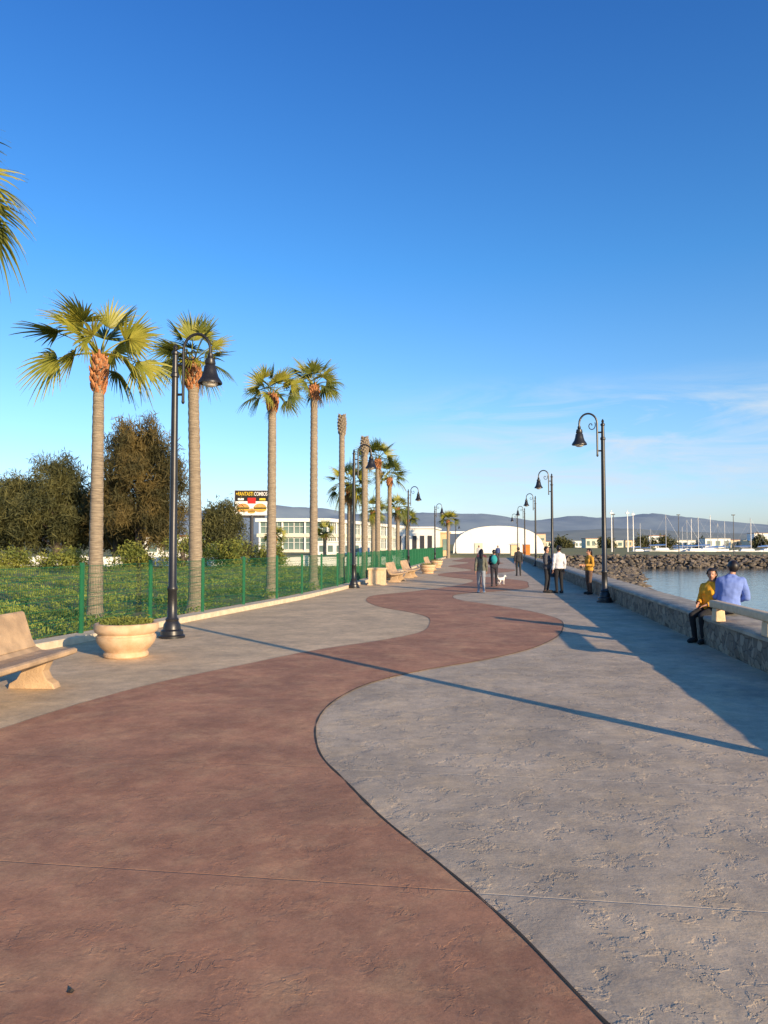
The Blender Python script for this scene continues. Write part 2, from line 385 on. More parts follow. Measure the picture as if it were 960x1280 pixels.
for i,(x,y) in enumerate(pts):
    part('fence_post',post_me,fence,(x,y,.13))
    if i+1<len(pts):
        nx,ny=pts[i+1]; o=part('mesh_panel',panel_me,fence,(x,y,.13),math.atan2(ny-y,nx-x)); o.scale=(math.hypot(nx-x,ny-y)/LP,1,1)

# ---------------------------------------------------------------- benches, planters
def bench_proto():
    r=thing('park_bench','curved tan cast concrete bench with backrest on the paving','bench',group='tan concrete benches along the promenade')
    seat=[(.40,.46),(.36,.475),(.2,.46),(.05,.44),(-.08,.445),(-.16,.49),(-.24,.42),(-.12,.35),(.05,.34),(.2,.355),(.34,.385),(.40,.41)]
    back=[(-.162,.492),(-.22,.60),(-.28,.78),(-.33,.93),(-.36,.955),(-.40,.94),(-.38,.78),(-.31,.58),(-.242,.422)]
    def ext(poly,name):
        mb=MB(); mb.prism([(x,-1.1,z) for x,z in poly],(0,2.2,0)); me=mb.mesh(name,[M['benchm']]); 
        o=part(name,me,r); bv=o.modifiers.new('b','BEVEL'); bv.width=.012; bv.segments=2; return o
    ext(seat,'seat'); ext(back,'backrest')
    mb=MB(); 
    prof=[(.30,0),(.27,.07),(.19,.12),(.14,.22),(.20,.345),(-.20,.345),(-.14,.22),(-.20,.12),(-.29,.07),(-.31,0)]
    mb.prism([(x,-.09,z) for x,z in prof],(0,.18,0)); lm=mb.mesh('leg',[M['benchm']])
    for yy in(.78,-.78):
        o=part('leg',lm,r,(0,yy,0)); bv=o.modifiers.new('b','BEVEL'); bv.width=.01; bv.segments=2
    return r
bench=bench_proto(); bench.location=(-4.52,8.80,.006); bench.rotation_euler=(0,0,math.radians(-3))
for x,y in((.65,36.6),(1.45,41.0),(3.3,52)): dup(bench,(x,y,.006),math.radians(-10))
def leafcloud(centres,m,sig,size,asp=2.2,droop=0,mi=0):
    """clusters of small leaf quads"""
    C=np.repeat(np.asarray(centres,float),m,axis=0); n=len(C)
    P=C+rng.normal(size=(n,3))*np.asarray(sig)
    a=rng.normal(size=(n,3)); a[:,2]-=droop; a/=np.linalg.norm(a,axis=1)[:,None]
    b=np.cross(a,rng.normal(size=(n,3))); b/=np.linalg.norm(b,axis=1)[:,None]
    s=size*(.6+.8*rng.random(n))[:,None]; a*=s*asp/2; b*=s/2
    V=np.stack([P-a,P-b*.8,P+a,P+b*.8],1).reshape(-1,3)
    F=np.arange(4*n).reshape(-1,4)
    return V,F
def planter_proto():
    r=thing('stone_planter','round sandstone-coloured planter bowl filled with succulents','planter',group='round planters along the promenade')
    mb=MB(); mb.lathe([(.36,0),(.38,.02),(.38,.06),(.35,.09),(.37,.12),(.42,.16),(.48,.24),(.505,.31),(.50,.35),(.475,.37),(.475,.39),(.52,.42),(.545,.47),(.545,.53),(.53,.56),(.50,.57),(.46,.56),(.44,.50)],32)
    part('bowl',mb.mesh('bowl',[M['terra']],True),r)
    cs=[(rr*math.cos(a),rr*math.sin(a),.54+.05*random.random()) for rr,a in((.42*math.sqrt(random.random()),random.random()*6.28) for _ in range(110))]
    V,F=leafcloud(cs,14,(.03,.03,.025),.035)
    mb=MB(); mb.add(V.tolist(),F.tolist()); mb.lathe([(.45,.50),(.2,.53)],20,mi=1)
    part('succulent_plants',mb.mesh('succulent_plants',[M['leafy'],M['soil']]),r)
    return r
pl=planter_proto(); pl.location=(-4.24,12.25,.006); pl.scale=(.94,.94,.98)
for x,y in((.1,38.5),(2.75,46.5),(4.1,58)): dup(pl,(x,y,.006),.7)
pd=thing('pedestal','square cream concrete pedestal box beside the fence','pedestal',loc=(-.30,33.6,.006),rz=-.15)
mb=MB(); mb.box((0,0,.36),(.7,.7,.66)); mb.box((0,0,.02),(.78,.78,.05)); part('block',mb.mesh('block',[M['cream']]),pd)
mb=MB(); mb.box((0,0,.73),(.8,.8,.075)); part('top_slab',mb.mesh('top_slab',[M['cream']]),pd)

# ---------------------------------------------------------------- palms
def palm_crown(seed,R=1.8,n=24,dry=8,ymix=.5,lo=-38,dr_=1.0):
    rd=random.Random(seed); mb=MB()
    for i in range(n+dry):
        isd=i>=n
        az=i*2.399+rd.uniform(-.4,.4)
        if isd: el=math.radians(rd.uniform(-85,-60))
        else: el=math.radians(88+(lo-88)*(i/n)**.95+rd.uniform(-11,11))
        L1=R*.40*rd.uniform(.7,1.25)*(.6 if isd else 1); Lf=R*.52*rd.uniform(.8,1.12)*(.7 if isd else 1)
        mi=2 if isd else (1 if rd.random()<ymix and el>math.radians(-15) else 0)
        h=Vector((math.cos(az),math.sin(az),0)); p=Vector((0,0,-.05 if isd else .08))+h*.08; P=[p.copy()]
        e=el
        for k in range(5):
            d=h*math.cos(e)+Vector((0,0,math.sin(e))); p=p+d*L1/5; P.append(p.copy()); e-=(.08 if not isd else .03)*(1 if math.cos(e)>0 else 0)
        mb.tube(P,[.026,.02,.017,.015,.013,.011],4,mi=mi)
        t=(h*math.cos(e)+Vector((0,0,math.sin(e)))).normalized(); s=h.cross(Vector((0,0,1))).normalized()
        roll=rd.uniform(-1.1,1.1); nn=s.cross(t).normalized(); s=(s*math.cos(roll)+nn*math.sin(roll)).normalized(); nn=s.cross(t).normalized()
        ns=26; spread=math.radians(rd.uniform(60,100)) if not isd else math.radians(40)
        droop=rd.uniform(.35,.85)*(1.15 if el<.3 else .4)*dr_
        for q in range(ns):
            ph=-spread+2*spread*q/(ns-1)+rd.uniform(-.04,.04)
            dr=t*math.cos(ph)+s*math.sin(ph); Ls=Lf*(.68+.32*math.cos(ph))*rd.uniform(.8,1.14)
            sd=nn.cross(dr).normalized(); fold=nn*(.012 if q%2 else -.012)
            base=p; pts=[]; dq=droop*rd.uniform(.6,1.4)
            for rr,w in((.03,.008),(.3,.5),(.52,.54),(.72,.30),(.88,.17),(1.0,.03)):
                c=base+dr*(rr*Ls*(1-.15*dq*max(0,rr-.45)))+Vector((0,0,-dq*Ls*1.0*max(0,rr-.35)**1.8))+nn*(-.12*abs(math.sin(ph))*rr*Ls)
                wd=(2*spread/ns)*Ls*.54*w
                pts.append((c+sd*wd/1.1+fold*(1-rr*.7),c-sd*wd/1.1-fold*(1-rr*.7)))
            V=[x for pr in pts for x in pr]
            mb.add(V,[(2*k,2*k+1,2*k+3,2*k+2) for k in range(5)],mi)
    return mb.mesh('crown',[M['frond'],M['frondy'],M['frondd']])
crowns=[palm_crown(s,n=nn,dry=dd,lo=ll,ymix=ym,dr_=d_) for s,nn,dd,ll,ym,d_ in((3,19,0,-22,.7,.9),(5,20,1,-24,.55,.9),(9,24,2,-24,.5,.9),(14,26,12,-45,.6,1.1),(21,22,0,-40,.5,1.4))]
def palm(x,y,h,r0,r1,ci,label,Rs=1.0,lean=(0,0),rz=0,crown=True,boots=.55):
    z0=-.05; t=thing('palm_tree',label,'palm tree',(x,y,z0),group='palm trees in a row behind the fence')
    mb=MB(); P=[];R=[];n=int(h*9)
    for i in range(n+1):
        f=i/n; P.append((lean[0]*f**1.5,lean[1]*f**1.5,h*f)); R.append((r0+(r1-r0)*min(1,f*1.1)**.6+ (.10*(1-f/.06) if f<.06 else 0))*(1.0+(.05 if i%2 else -.02)+.03*noise.noise(Vector((x,i*.7,0)))))
    mb.tube(P,R,14); tm=mb.mesh('trunk',[M['trunk']],True); part('trunk',tm,t)
    top=Vector(P[-1])
    mb=MB()
    nb=46 if crown else 70; hb=boots if crown else .9
    for k in range(nb):
        a=k*2.4; zz=top.z-hb+hb*1.1*k/nb; rr=r1*(1.0+.45*math.sin(math.pi*min(1,k/nb)))
        d=Vector((math.cos(a),math.sin(a),0)); c=top*1; c.z=zz
        c+=d*rr*.75
        mb.tube([c,c+d*.05+Vector((0,0,.07)),c+d*.09+Vector((0,0,.17 if crown else .13))],[.05,.04,.012],5)
    mb.tube([top-Vector((0,0,hb)),top+Vector((0,0,.12))],[r1*1.0,r1*1.05 if crown else r1*.5],10)
    part('leaf_bases',mb.mesh('leaf_bases',[M['boots'] if crown else M['trunk']]),t)
    if crown:
        o=part('crown',crowns[ci],t,top+Vector((0,0,.05)),rz); o.scale=(Rs,Rs,Rs)
    return t
LB='tall fan palm with slim grey trunk and green crown'
palm(-7.55,12.0,7.75,.20,.14,4,'tall fan palm with drooping fronds behind the fence',1.08,rz=1.5)
palm(-6.65,17.1,6.2,.19,.12,0,'fan palm with orange leaf bases and spreading yellow-green crown',1.02,(.0,0),rz=1.0,boots=.8)
palm(-5.15,20.3,6.85,.21,.145,1,'fan palm with leaning grey trunk beside the lamp',.84,(-.15,0),rz=2.2,boots=.7)
palm(-4.0,26.3,7.15,.19,.14,2,LB,.78,rz=.9); palm(-2.95,31,8.5,.19,.145,2,LB,.86,(0,0),rz=2.9)
palm(-2.06,36,8.1,.16,.135,0,'dead palm trunk without any crown',crown=False); palm(-1.1,42,7.9,.18,.17,0,'thick dead palm trunk without crown',crown=False)
palm(-2.0,43,5.2,.17,.14,3,LB,.95,rz=.3); palm(-.4,48,7.3,.18,.15,2,LB,1.0,rz=4); palm(.42,55,6.7,.18,.15,1,LB,1.0,rz=1)
palm(1.3,70,5.2,.2,.17,3,LB,.9,rz=2); palm(2.5,80,4.5,.2,.17,2,LB,.9,rz=3); palm(8.4,97,4.9,.22,.18,2,LB,1.0,rz=5); palm(-.9,62,4.6,.2,.17,3,LB,.9,rz=6)
palm(-11.5,78,2.6,.2,.18,2,'short young fan palm on the grass',.9,rz=1.4); palm(-6.4,80,3.0,.2,.18,1,'short young fan palm on the grass',.9,rz=2.4)

# ---------------------------------------------------------------- trees
def tree(x,y,h,w,matk,label,n=260,m=26,size=.2,lobes=9,seed=1,low=.12,droop=.8,name='tree',sig=.40,asp=3.2):
    rd=random.Random(seed); t=thing(name,label,'tree',(x,y,-.05))
    mb=MB(); mb.tube([(0,0,0),(.1,0,h*.3),(-.1,.1,h*.6),(0,0,h*.88)],[w*.045,w*.038,w*.025,w*.008],8)
    cen=[];lob=[]
    for i in range(lobes):
        f=low+.12+(.95-low-.12)*(i+.5)/lobes; a=i*2.4+rd.random(); wr=w/2*(math.sin(math.pi*min(.97,(f*.85+.13)))**.7)*.7
        c=Vector((math.cos(a)*wr*rd.uniform(.4,1.25),math.sin(a)*wr*rd.uniform(.4,1.1),h*f)); rr=(w*.17*rd.uniform(.6,1.3),h*.11*rd.uniform(.7,1.4)); lob.append((c,rr))
        mb.tube([(0,0,max(.3,c.z-h*.18)),(c.x*.5,c.y*.5,c.z-h*.06),c],[w*.018,w*.012,w*.004],5)
    for k in range(n):
        c,rr=lob[k%lobes]; d=Vector((rd.gauss(0,1),rd.gauss(0,1),rd.gauss(0,1))).normalized()*rd.uniform(.4,1.3)
        cen.append((c.x+d.x*rr[0],c.y+d.y*rr[0],max(.4,c.z+d.z*rr[1])))
    part('trunk',mb.mesh('trunk',[M['bark']]),t)
    V,F=leafcloud(cen,m,(sig,sig,sig*1.2),size,asp=asp,droop=droop)
    V[:,2]=np.maximum(V[:,2],.1)
    mb=MB(); mb.add(V.tolist(),F.tolist()); part('crown',mb.mesh('crown',[M[matk]]),t); return t
tree(-21.9,66,12.2,8.6,'leafb','tall brownish casuarina tree with ragged crown',n=440,m=95,lobes=21,seed=3,size=.08,asp=8,sig=.33,droop=1)
tree(-25.5,70,8.2,5.5,'leafb','brown-green casuarina tree with ragged crown',n=180,m=85,seed=23,size=.085,asp=7,sig=.34)
tree(-31.0,70,9.3,7.5,'leafg','dull green casuarina tree with ragged crown',n=260,m=85,lobes=14,seed=4,size=.09,asp=7,sig=.34)
tree(-35.5,72,8.0,7.5,'leafg','dull green bushy tree with open crown',n=220,m=75,lobes=11,seed=5,size=.10,asp=6)
tree(-28.5,74,7.4,6,'leafg','dull green bushy tree behind the hedges',n=180,m=65,lobes=9,seed=6,size=.11,asp=5)
tree(-17.6,80,6.1,6.2,'leafg','grey-green rounded tree near the billboard',n=180,m=65,lobes=9,seed=8,low=.0,size=.12,asp=4)
tree(-43,78,9,9,'leafg','dull green bushy tree with open crown',n=240,m=40,lobes=10,seed=9,size=.16)
for i,(x,y,h,w) in enumerate(((-15.8,58,2.6,5),(-12.6,60,2.0,4),(-19.5,57,1.7,4),(-9.6,62,1.6,3.2),(-24,56,1.2,4.5),(-29,57,1.2,4.5))):
    tree(x,y,h,w,'leafy','yellow-green rounded bush on the grass',n=110,m=34,lobes=6,seed=30+i,low=-.1,size=.10,droop=0,name='bush',sig=.25,asp=2.2)
# hedged groundcover
cs=[]
for k in range(12000):
    y=13+47*random.random()**1.35; x=fF(y)-.6-random.random()*(6+y*.75)
    row=math.sin((x*.6+y*.8)*1.5)
    hh=.03+.24*max(0,row)+.08*noise.noise(Vector((x*.5,y*.5,0)))
    if row<-.2 and random.random()<.7: continue
    cs.append((x,y,max(.02,hh*random.uniform(.4,1.1))))
V,F=leafcloud(cs,14,(.15,.15,.04),.042,asp=2.2); V[:,2]=np.maximum(V[:,2],-.04)
mb=MB(); mb.add(V.tolist(),F.tolist()); solo('ground_cover',mb.mesh('ground_cover',[M['leafh']]),'dense low green hedge planting behind the fence','plants',kind='stuff')

# ---------------------------------------------------------------- buildings
def glass_building():
    r=thing('office_building','two-storey cream office building with glazed facades','building',(-12.9,170,-.05))
    d=Vector((.26,.966,0)); nx=Vector((-1,0,0)); H1=7.6
    fr=16.0; sd=82.0
    def P(a,b,z): return nx*a+d*b+Vector((0,0,z))
    def slab(z0,z1,o): 
        mb=MB(); poly=[P(-o*.97,-o,z0),P(fr+o,-o,z0),P(fr+o,sd+o,z0),P(-o*.97,sd+o,z0)]; mb.prism(poly,(0,0,z1-z0)); return mb
    mb=slab(0,H1-.2,-.5); part('wall',mb.mesh('wall',[M['slab']]),r)
    for z0,z1,o in((.0,.5,0.0),(3.5,4.3,.25)): part('floor_slab',slab(z0,z1,o).mesh('floor_slab',[M['slab']]),r)
    part('roof',slab(7.0,7.8,.5).mesh('roof',[M['white']]),r)
    mb2=MB(); mb2.box((0,0,0),(2.45,.1,2.7)); wm=mb2.mesh('window',[M['win']])
    mf=MB(); 
    for s in(-1.22,0,1.22): mf.box((s,-.06,0),(.08,.12,2.75))
    for s in(-1.33,.3,1.33): mf.box((0,-.07,s),(2.5,.1,.08))
    fm=mf.mesh('frame',[M['white']])
    for z in(1.98,5.65):
        for i in range(6):
            o=part('window',wm,r,P(1.4+i*2.6,.4,z)); f=part('frame',fm,o)
        for i in range(30):
            q=P(-.0+.4,1.5+i*2.7,z); o=part('window',wm,r,q,math.atan2(d.y,d.x)); f=part('frame',fm,o)
    cm=MB(); cm.box((0,0,3.7),(.3,.3,7.2)); cm=cm.mesh('column',[M['white']])
    for i in range(4): part('column',cm,r,P(.1+i*5.2,.05,0))
    for i in range(12): part('column',cm,r,P(-.05,6+i*6.6,0))
glass_building()
def block(name,label,x,y,w,dp,h,mk,bays,rz=0,roofk=None,win=True,louv=False):
    r=thing(name,label,'building',(x,y,-.05),rz)
    mb=MB(); mb.box((0,dp/2,h/2),(w,dp,h)); part('wall',mb.mesh('wall',[M[mk]]),r)
    mb=MB(); mb.box((0,dp/2,h+.1),(w+.4,dp+.4,.25)); part('roof',mb.mesh('roof',[M[roofk or mk]]),r)
    if win:
        mb=MB(); mb.box((0,0,0),(w/bays*.55,.08,h*.5 if h<5 else 1.3)); wm=mb.mesh('window',[M['win'] if not louv else M['dark']])
        for i in range(bays):
            zs=[h*.5] if h<5 else [1.8,4.6]
            for z in zs: part('window',wm,r,(-w/2+w*(i+.5)/bays,-.03,z))
    return r
block('pavilion','white pavilion with dark framed vertical openings',4.3,104,5.4,14,4.1,'white',5,louv=True,rz=-.14)
block('shop','small brown and white kiosk building',9.0,118,3.0,8,3.6,'terra',2)
block('annex','long low white single-storey annex',-7,128,9,6,2.2,'white',6)
block('shed','low white service building behind the trees',-32,110,12,6,3,'white',5,roofk='roof')
mb=MB(); mb.box((0,0,.35),(44,.25,.75)); mb.box((0,0,.75),(44.2,.35,.08))
for i in range(12): mb.box((-21+i*3.8,-.02,.45),(.4,.4,.9))
solo('garden_wall',mb.mesh('garden_wall',[M['white']]),'long low white painted boundary wall','wall',(-20,64,-.05),.03)
tn=thing('barrel_tent','large white arched fabric tent hall','tent',(23.2,150,-.05),rz=-.12)
mb=MB(); prof=[]
for i in range(25):
    a=math.pi*i/24; c=math.cos(a); s_=math.sin(a); prof.append((9.2*abs(c)**.85*(1 if c>0 else -1),5.6*max(0,s_)**.75))
V=[];F=[]
for k in range(13):
    for x,z in prof: V.append((x*(1+.004*(k%2)),k*2.6,z*(1+.008*(k%2))))
for k in range(12):
    for i in range(24): a=k*25+i; F.append((a,a+1,a+26,a+25))
mb.add(V,F); part('roof',mb.mesh('roof',[M['tent']],True),tn)
mb=MB(); mb.add([(x*.995,.02,z*.995) for x,z in prof],[tuple(range(25))]); part('end_wall',mb.mesh('end_wall',[M['tent']]),tn)
mb=MB(); mb.box((0,0,0),(1.6,.1,2.1)); dm=mb.mesh('door',[M['slab']])
for xx in(-4,3.5): part('door',dm,tn,(xx,-.05,1.05))
cn=thing('canopy','white flat canopy beside the tent hall','canopy',(14.2,155,-.05))
mb=MB(); mb.box((0,3,4.3),(8,7,.5)); part('roof',mb.mesh('roof',[M['tent']]),cn)
mb=MB(); mb.box((0,0,2.1),(.2,.2,4.2)); pm=mb.mesh('post',[M['white']])
for xx in(-3.8,-1.3,1.3,3.8): part('post',pm,cn,(xx,0,0))
for x,y,mk,lb in((24.6,128,'orange','small orange kiosk with awning'),(21.4,122,'cream','small yellowish ticket kiosk with awning')):
    r=thing('kiosk',lb,'kiosk',(x,y,-.05)); mb=MB(); mb.box((0,0,.9),(1.1,1.1,1.8)); mb.box((0,-.56,1.2),(.8,.04,.7)); part('booth',mb.mesh('booth',[M[mk]]),r)
    mb=MB(); mb.box((0,-.1,1.87),(1.5,1.6,.1),taper=.8); part('awning',mb.mesh('awning',[M['white']]),r)
rd=random.Random(5)
for i in range(44):
    x=85+i*6.2+rd.uniform(-2,2); y=330+rd.uniform(0,120)+i*1.0; w=rd.uniform(5,14); h=rd.choice([3.2,3.6,4,4.5,6,7.5])
    block('distant_house','small pale flat-roofed house on the far shore',x,y,w,8,h,rd.choice(['white','slab','cream','terra','white','sand']),3,roofk=rd.choice(['roof','white','slab','dark']))['group']='houses on the far shore'
for i in range(16):
    x=85+i*17; tree(x,300+rd.uniform(0,60),rd.uniform(3,6),rd.uniform(8,14),'leafg','dark rounded tree on the far shore',n=50,m=24,lobes=5,seed=60+i,size=.5,low=-.1,sig=.8)
mb=MB(); mb.tube([(0,0,0),(0,0,9.5)],[.18,.1],8); mb.box((0,0,9.5),(.8,.4,.35)); mb.tube([(0,0,9.5),(0,0,10.3)],.06,6); mm=mb.mesh('antenna_mast',[M['white']],True)
for x,y in((56,182),(59.6,181),(64,190)): solo('antenna_mast',mm,'white antenna mast with box head','mast',(x,y,-.05),group='white masts by the harbour')
mb=MB(); mb.tube([(0,0,0),(0,0,6.5)],[.08,.05],6); mb.box((0,0,6.55),(.5,.25,.14)); mm=mb.mesh('light_pole',[M['dark']])
for x,y in((47,118),(56,118.5),(36,116)): solo('light_pole',mm,'dark slim light pole behind the breakwater','light pole',(x,y,-.05),group='light poles behind the breakwater')
def boat():
    r=thing('sailboat','white moored sailboat with bare mast','sailboat',(78,185,-1),group='sailboats moored in the marina')
    mb=MB(); V=[];F=[]
    st=[(-4,1.0,.2),(-3.2,1.1,1.2),(-1,1.15,1.6),(2,1.25,1.3),(4,1.4,.6),(5,1.5,.03)]
    for x,z,w in st: V+=[(x,-w,z),(x,-w*.7,.2),(x*.95,0,-.2),(x,w*.7,.2),(x,w,z)]
    for i in range(5):
        for j in range(4):a=i*5+j;F.append((a,a+1,a+6,a+5))
        F.append((i*5+4,i*5,i*5+5,i*5+9))
    F.append((0,1,2,3,4)); mb.add(V,F); part('hull',mb.mesh('hull',[M['white']]),r)
    mb=MB(); mb.box((-.3,0,1.45),(3.2,1.6,.6),taper=.8); part('cabin',mb.mesh('cabin',[M['white']]),r)
    mb=MB(); mb.tube([(.6,0,1),(.6,0,9.6)],[.09,.07],6); mb.tube([(.6,0,2.3),(-3.2,0,2.2)],.07,6); mb.tube([(.6,0,9.4),(4.9,0,1.5)],.015,3); mb.tube([(.6,0,9.4),(-3.9,0,1.1)],.015,3)
    part('mast',mb.mesh('mast',[M['steel']]),r)
    mb=MB(); mb.tube([(.5,0,2.45),(-3.1,0,2.35)],[.2,.12],8); part('furled_sail',mb.mesh('furled_sail',[M['blue']]),r)
    return r
bt=boat()
for i,x in enumerate((71,74,80,81.5,83,85,87.5,90,92,94.5,97,101,66,76)):
    s=rd.uniform(.65,1.2); dup(bt,(x,182+rd.uniform(0,25),-1),rd.uniform(-.5,.5),scale=(s,s,s))
# ---------------------------------------------------------------- breakwater
def ico(sub):
    b=bmesh.new(); bmesh.ops.create_icosphere(b,subdivisions=sub,radius=1); V=np.array([v.co[:] for v in b.verts]); F=[tuple(v.index for v in f.verts) for f in b.faces]; b.free(); return V,F
IC=ico(2)
def rocks(mb,cs,s0,s1):
    IV,IF=IC
    for c in cs:
        s=random.uniform(s0,s1); V=IV.copy()
        for _ in range(9):
            n_=rng.normal(size=3); n_/=np.linalg.norm(n_); d=V@n_; k=rng.uniform(.35,.7); V-=np.outer(np.maximum(0,d-k),n_)
        V=V*np.array([s*random.uniform(.8,1.5),s*random.uniform(.8,1.3),s*random.uniform(.5,.9)])+np.array(c)
        mb.add(V.tolist(),IF)
mb=MB(); cs=[]
for i in range(3000):
    t=random.random()**.9; x=19+62*t; yb=90+5*t; o=random.uniform(-3.8,1.5); z=-1.1+1.4*(1-abs(min(0,o))/3.8)+random.uniform(-.2,.15); cs.append((x,yb+o,z))
rocks(mb,cs,.15,.38)
mb.prism([(17,87,-2),(17,90,.05),(17,96,.05),(17,99,-2)],(78,5,0))
solo('breakwater_rocks',mb.mesh('breakwater_rocks',[M['rock']]),'brown boulder breakwater across the harbour water','rocks',kind='stuff')
fo=lambda y: 1.0+max(0,(y-22))*.19
mb=MB(); cs=[]
for i in range(2200):
    y=24+68*random.random(); u=random.random(); o=.85+u*(fo(y)-.4); cs.append((fW(y)+o,y,-.25-.75*u+random.uniform(-.12,.12)))
rocks(mb,cs,.12,.32)
solo('shore_rocks',mb.mesh('shore_rocks',[M['rock']]),'brown boulders at the foot of the sea wall','rocks',kind='stuff')
mb=MB(); V=[];F=[]
for i in range(60):
    y=20+76*i/59; o=fo(y)*(1+.25*noise.noise(Vector((y*.35,0,0)))); V+=[(fW(y)+.5,y,-.25),(fW(y)+.8+o*.5,y,-.6+.1*noise.noise(Vector((y*.4,3,0)))),(fW(y)+.9+o,y,-1.1)]
    if i<59: F+=[(3*i,3*i+1,3*i+4,3*i+3),(3*i+1,3*i+2,3*i+5,3*i+4)]
mb.add(V,F); struct('shore',mb.mesh('shore',[M['mud']],True),'weedy brown sand bank below the sea wall','shore')

# ---------------------------------------------------------------- hills
def hills(name,D,prof,mk,seed,label,noi=.12):
    xs=[p[0] for p in prof]; hs=[p[1] for p in prof]; mb=MB(); V=[];F=[]; nx_=360; ny=22
    for i in range(nx_):
        x=xs[0]+(xs[-1]-xs[0])*i/(nx_-1); h=float(np.interp(x,xs,hs))
        for j in range(ny):
            f=j/(ny-1); g=math.sin(f*math.pi/2)**1.1
            n_=noise.fractal(Vector((x/D*14+seed,f*3.2,seed)),1,2,6)
            z=h*g*(1+noi*n_*(1.0 if j<ny-1 else .3))+(-5 if j==0 else 0)
            V.append((x,D+f*D*.3,z))
    for i in range(nx_-1):
        for j in range(ny-1): a=i*ny+j;F.append((a,a+ny,a+ny+1,a+1))
    mb.add(V,F); return struct(name,mb.mesh(name,[M[mk]],True),label,'hills')
def hp(D,L_): return [((x-480)/924*D*1.3,(680-y)/924*D*1.3) for x,y in L_]
hills('hills',4200,hp(4200,[(-900,660),(-300,650),(100,640),(250,640),(345,631),(395,638),(450,643),(500,641),(560,641),(600,644),(660,650),(700,648),(760,646),(820,644),(860,648),(910,654),(970,659),(1100,662),(1900,668)]),'hill',3,'mountain ridge on the horizon, tinted blue-grey for haze')
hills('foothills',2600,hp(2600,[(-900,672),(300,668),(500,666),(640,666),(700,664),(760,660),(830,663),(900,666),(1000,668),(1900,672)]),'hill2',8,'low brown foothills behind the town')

# ---------------------------------------------------------------- billboard
bb=thing('billboard','roadside billboard advertising burger combos on a steel post','billboard',(-17.9,100,-.05),rz=.05)
mb=MB(); mb.box((0,0,7.45),(4.5,.35,3.35)); part('panel',mb.mesh('panel',[M['blackp']]),bb)
mb=MB(); 
mb.box((0,-.19,9.14),(4.6,.06,.06)); mb.box((0,-.19,5.76),(4.6,.06,.06)); mb.box((-2.28,-.19,7.45),(.06,.06,3.35)); mb.box((2.28,-.19,7.45),(.06,.06,3.35)); part('frame',mb.mesh('frame',[M['steel']]),bb)
mb=MB(); mb.tube([(0,0,0),(0,0,5.8)],.26,10); mb.box((0,.1,5.6),(3.5,.2,.3)); part('post',mb.mesh('post',[M['dark']]),bb)
def txt(s,width,h,loc,mk,parent,bold=.012):
    c=bpy.data.curves.new('t','FONT'); c.body=s; c.size=1; c.align_x='CENTER'; c.extrude=.01; c.offset=bold
    o=bpy.data.objects.new('t',c); link(o); bpy.context.view_layer.update()
    me=bpy.data.meshes.new_from_object(o.evaluated_get(bpy.context.evaluated_depsgraph_get())); bpy.data.objects.remove(o)
    xs=[v.co.x for v in me.vertices]; ys=[v.co.y for v in me.vertices]; sx=width/(max(xs)-min(xs)); sy=h/(max(ys)-min(ys)); cx=(max(xs)+min(xs))/2
    for v in me.vertices: v.co.x=(v.co.x-cx)*sx; v.co.y=(v.co.y-min(ys))*sy
    me.materials.clear(); me.materials.append(M[mk])
    q=part('lettering',me,parent,loc); q.rotation_euler=(math.pi/2,0,0); return q
txt('+FANTASTI',2.3,.52,(-.95,-.2,8.42),'yel',bb); txt('COMBOS',1.75,.52,(1.22,-.2,8.42),'white',bb)
mb=MB(); mb.box((0,-.185,6.75),(4.4,.03,1.85),mi=3); mb.box((0,-.195,7.75),(1.1,.03,.8),mi=0); mb.box((1.45,-.195,7.95),(.8,.03,.28),mi=4); mb.box((-1.45,-.195,7.95),(.8,.03,.28),mi=3)
for x,s in((-1.15,1.2),(1.15,1.2),(0.0,.7)):
    z0=6.75 if s>1 else 6.35; yy=-.21 if s>1 else -.25
    V=[(x+s*.68*math.cos(a),yy,z0+.10*s+s*.42*math.sin(a)) for a in[math.pi*k/14 for k in range(15)]]
    mb.prism(V,(0,-.03,0),mi=1)
    mb.box((x,yy-.02,z0+.04*s),(1.48*s,.04,.11*s),mi=2); mb.box((x,yy-.02,z0-.07*s),(1.36*s,.04,.12*s),mi=5); mb.box((x,yy-.02,z0-.17*s),(1.42*s,.04,.08*s),mi=4)
    V=[(x+s*.66*math.cos(a),yy,z0-.21*s+s*.24*math.sin(a)) for a in[-math.pi*k/12 for k in range(13)]]
    mb.prism(V,(0,-.03,0),mi=1)
part('burger_print',mb.mesh('burger_print',[M['redp'],M['bun'],M['leafy'],M['white'],M['yel'],M['patty']]),bb)

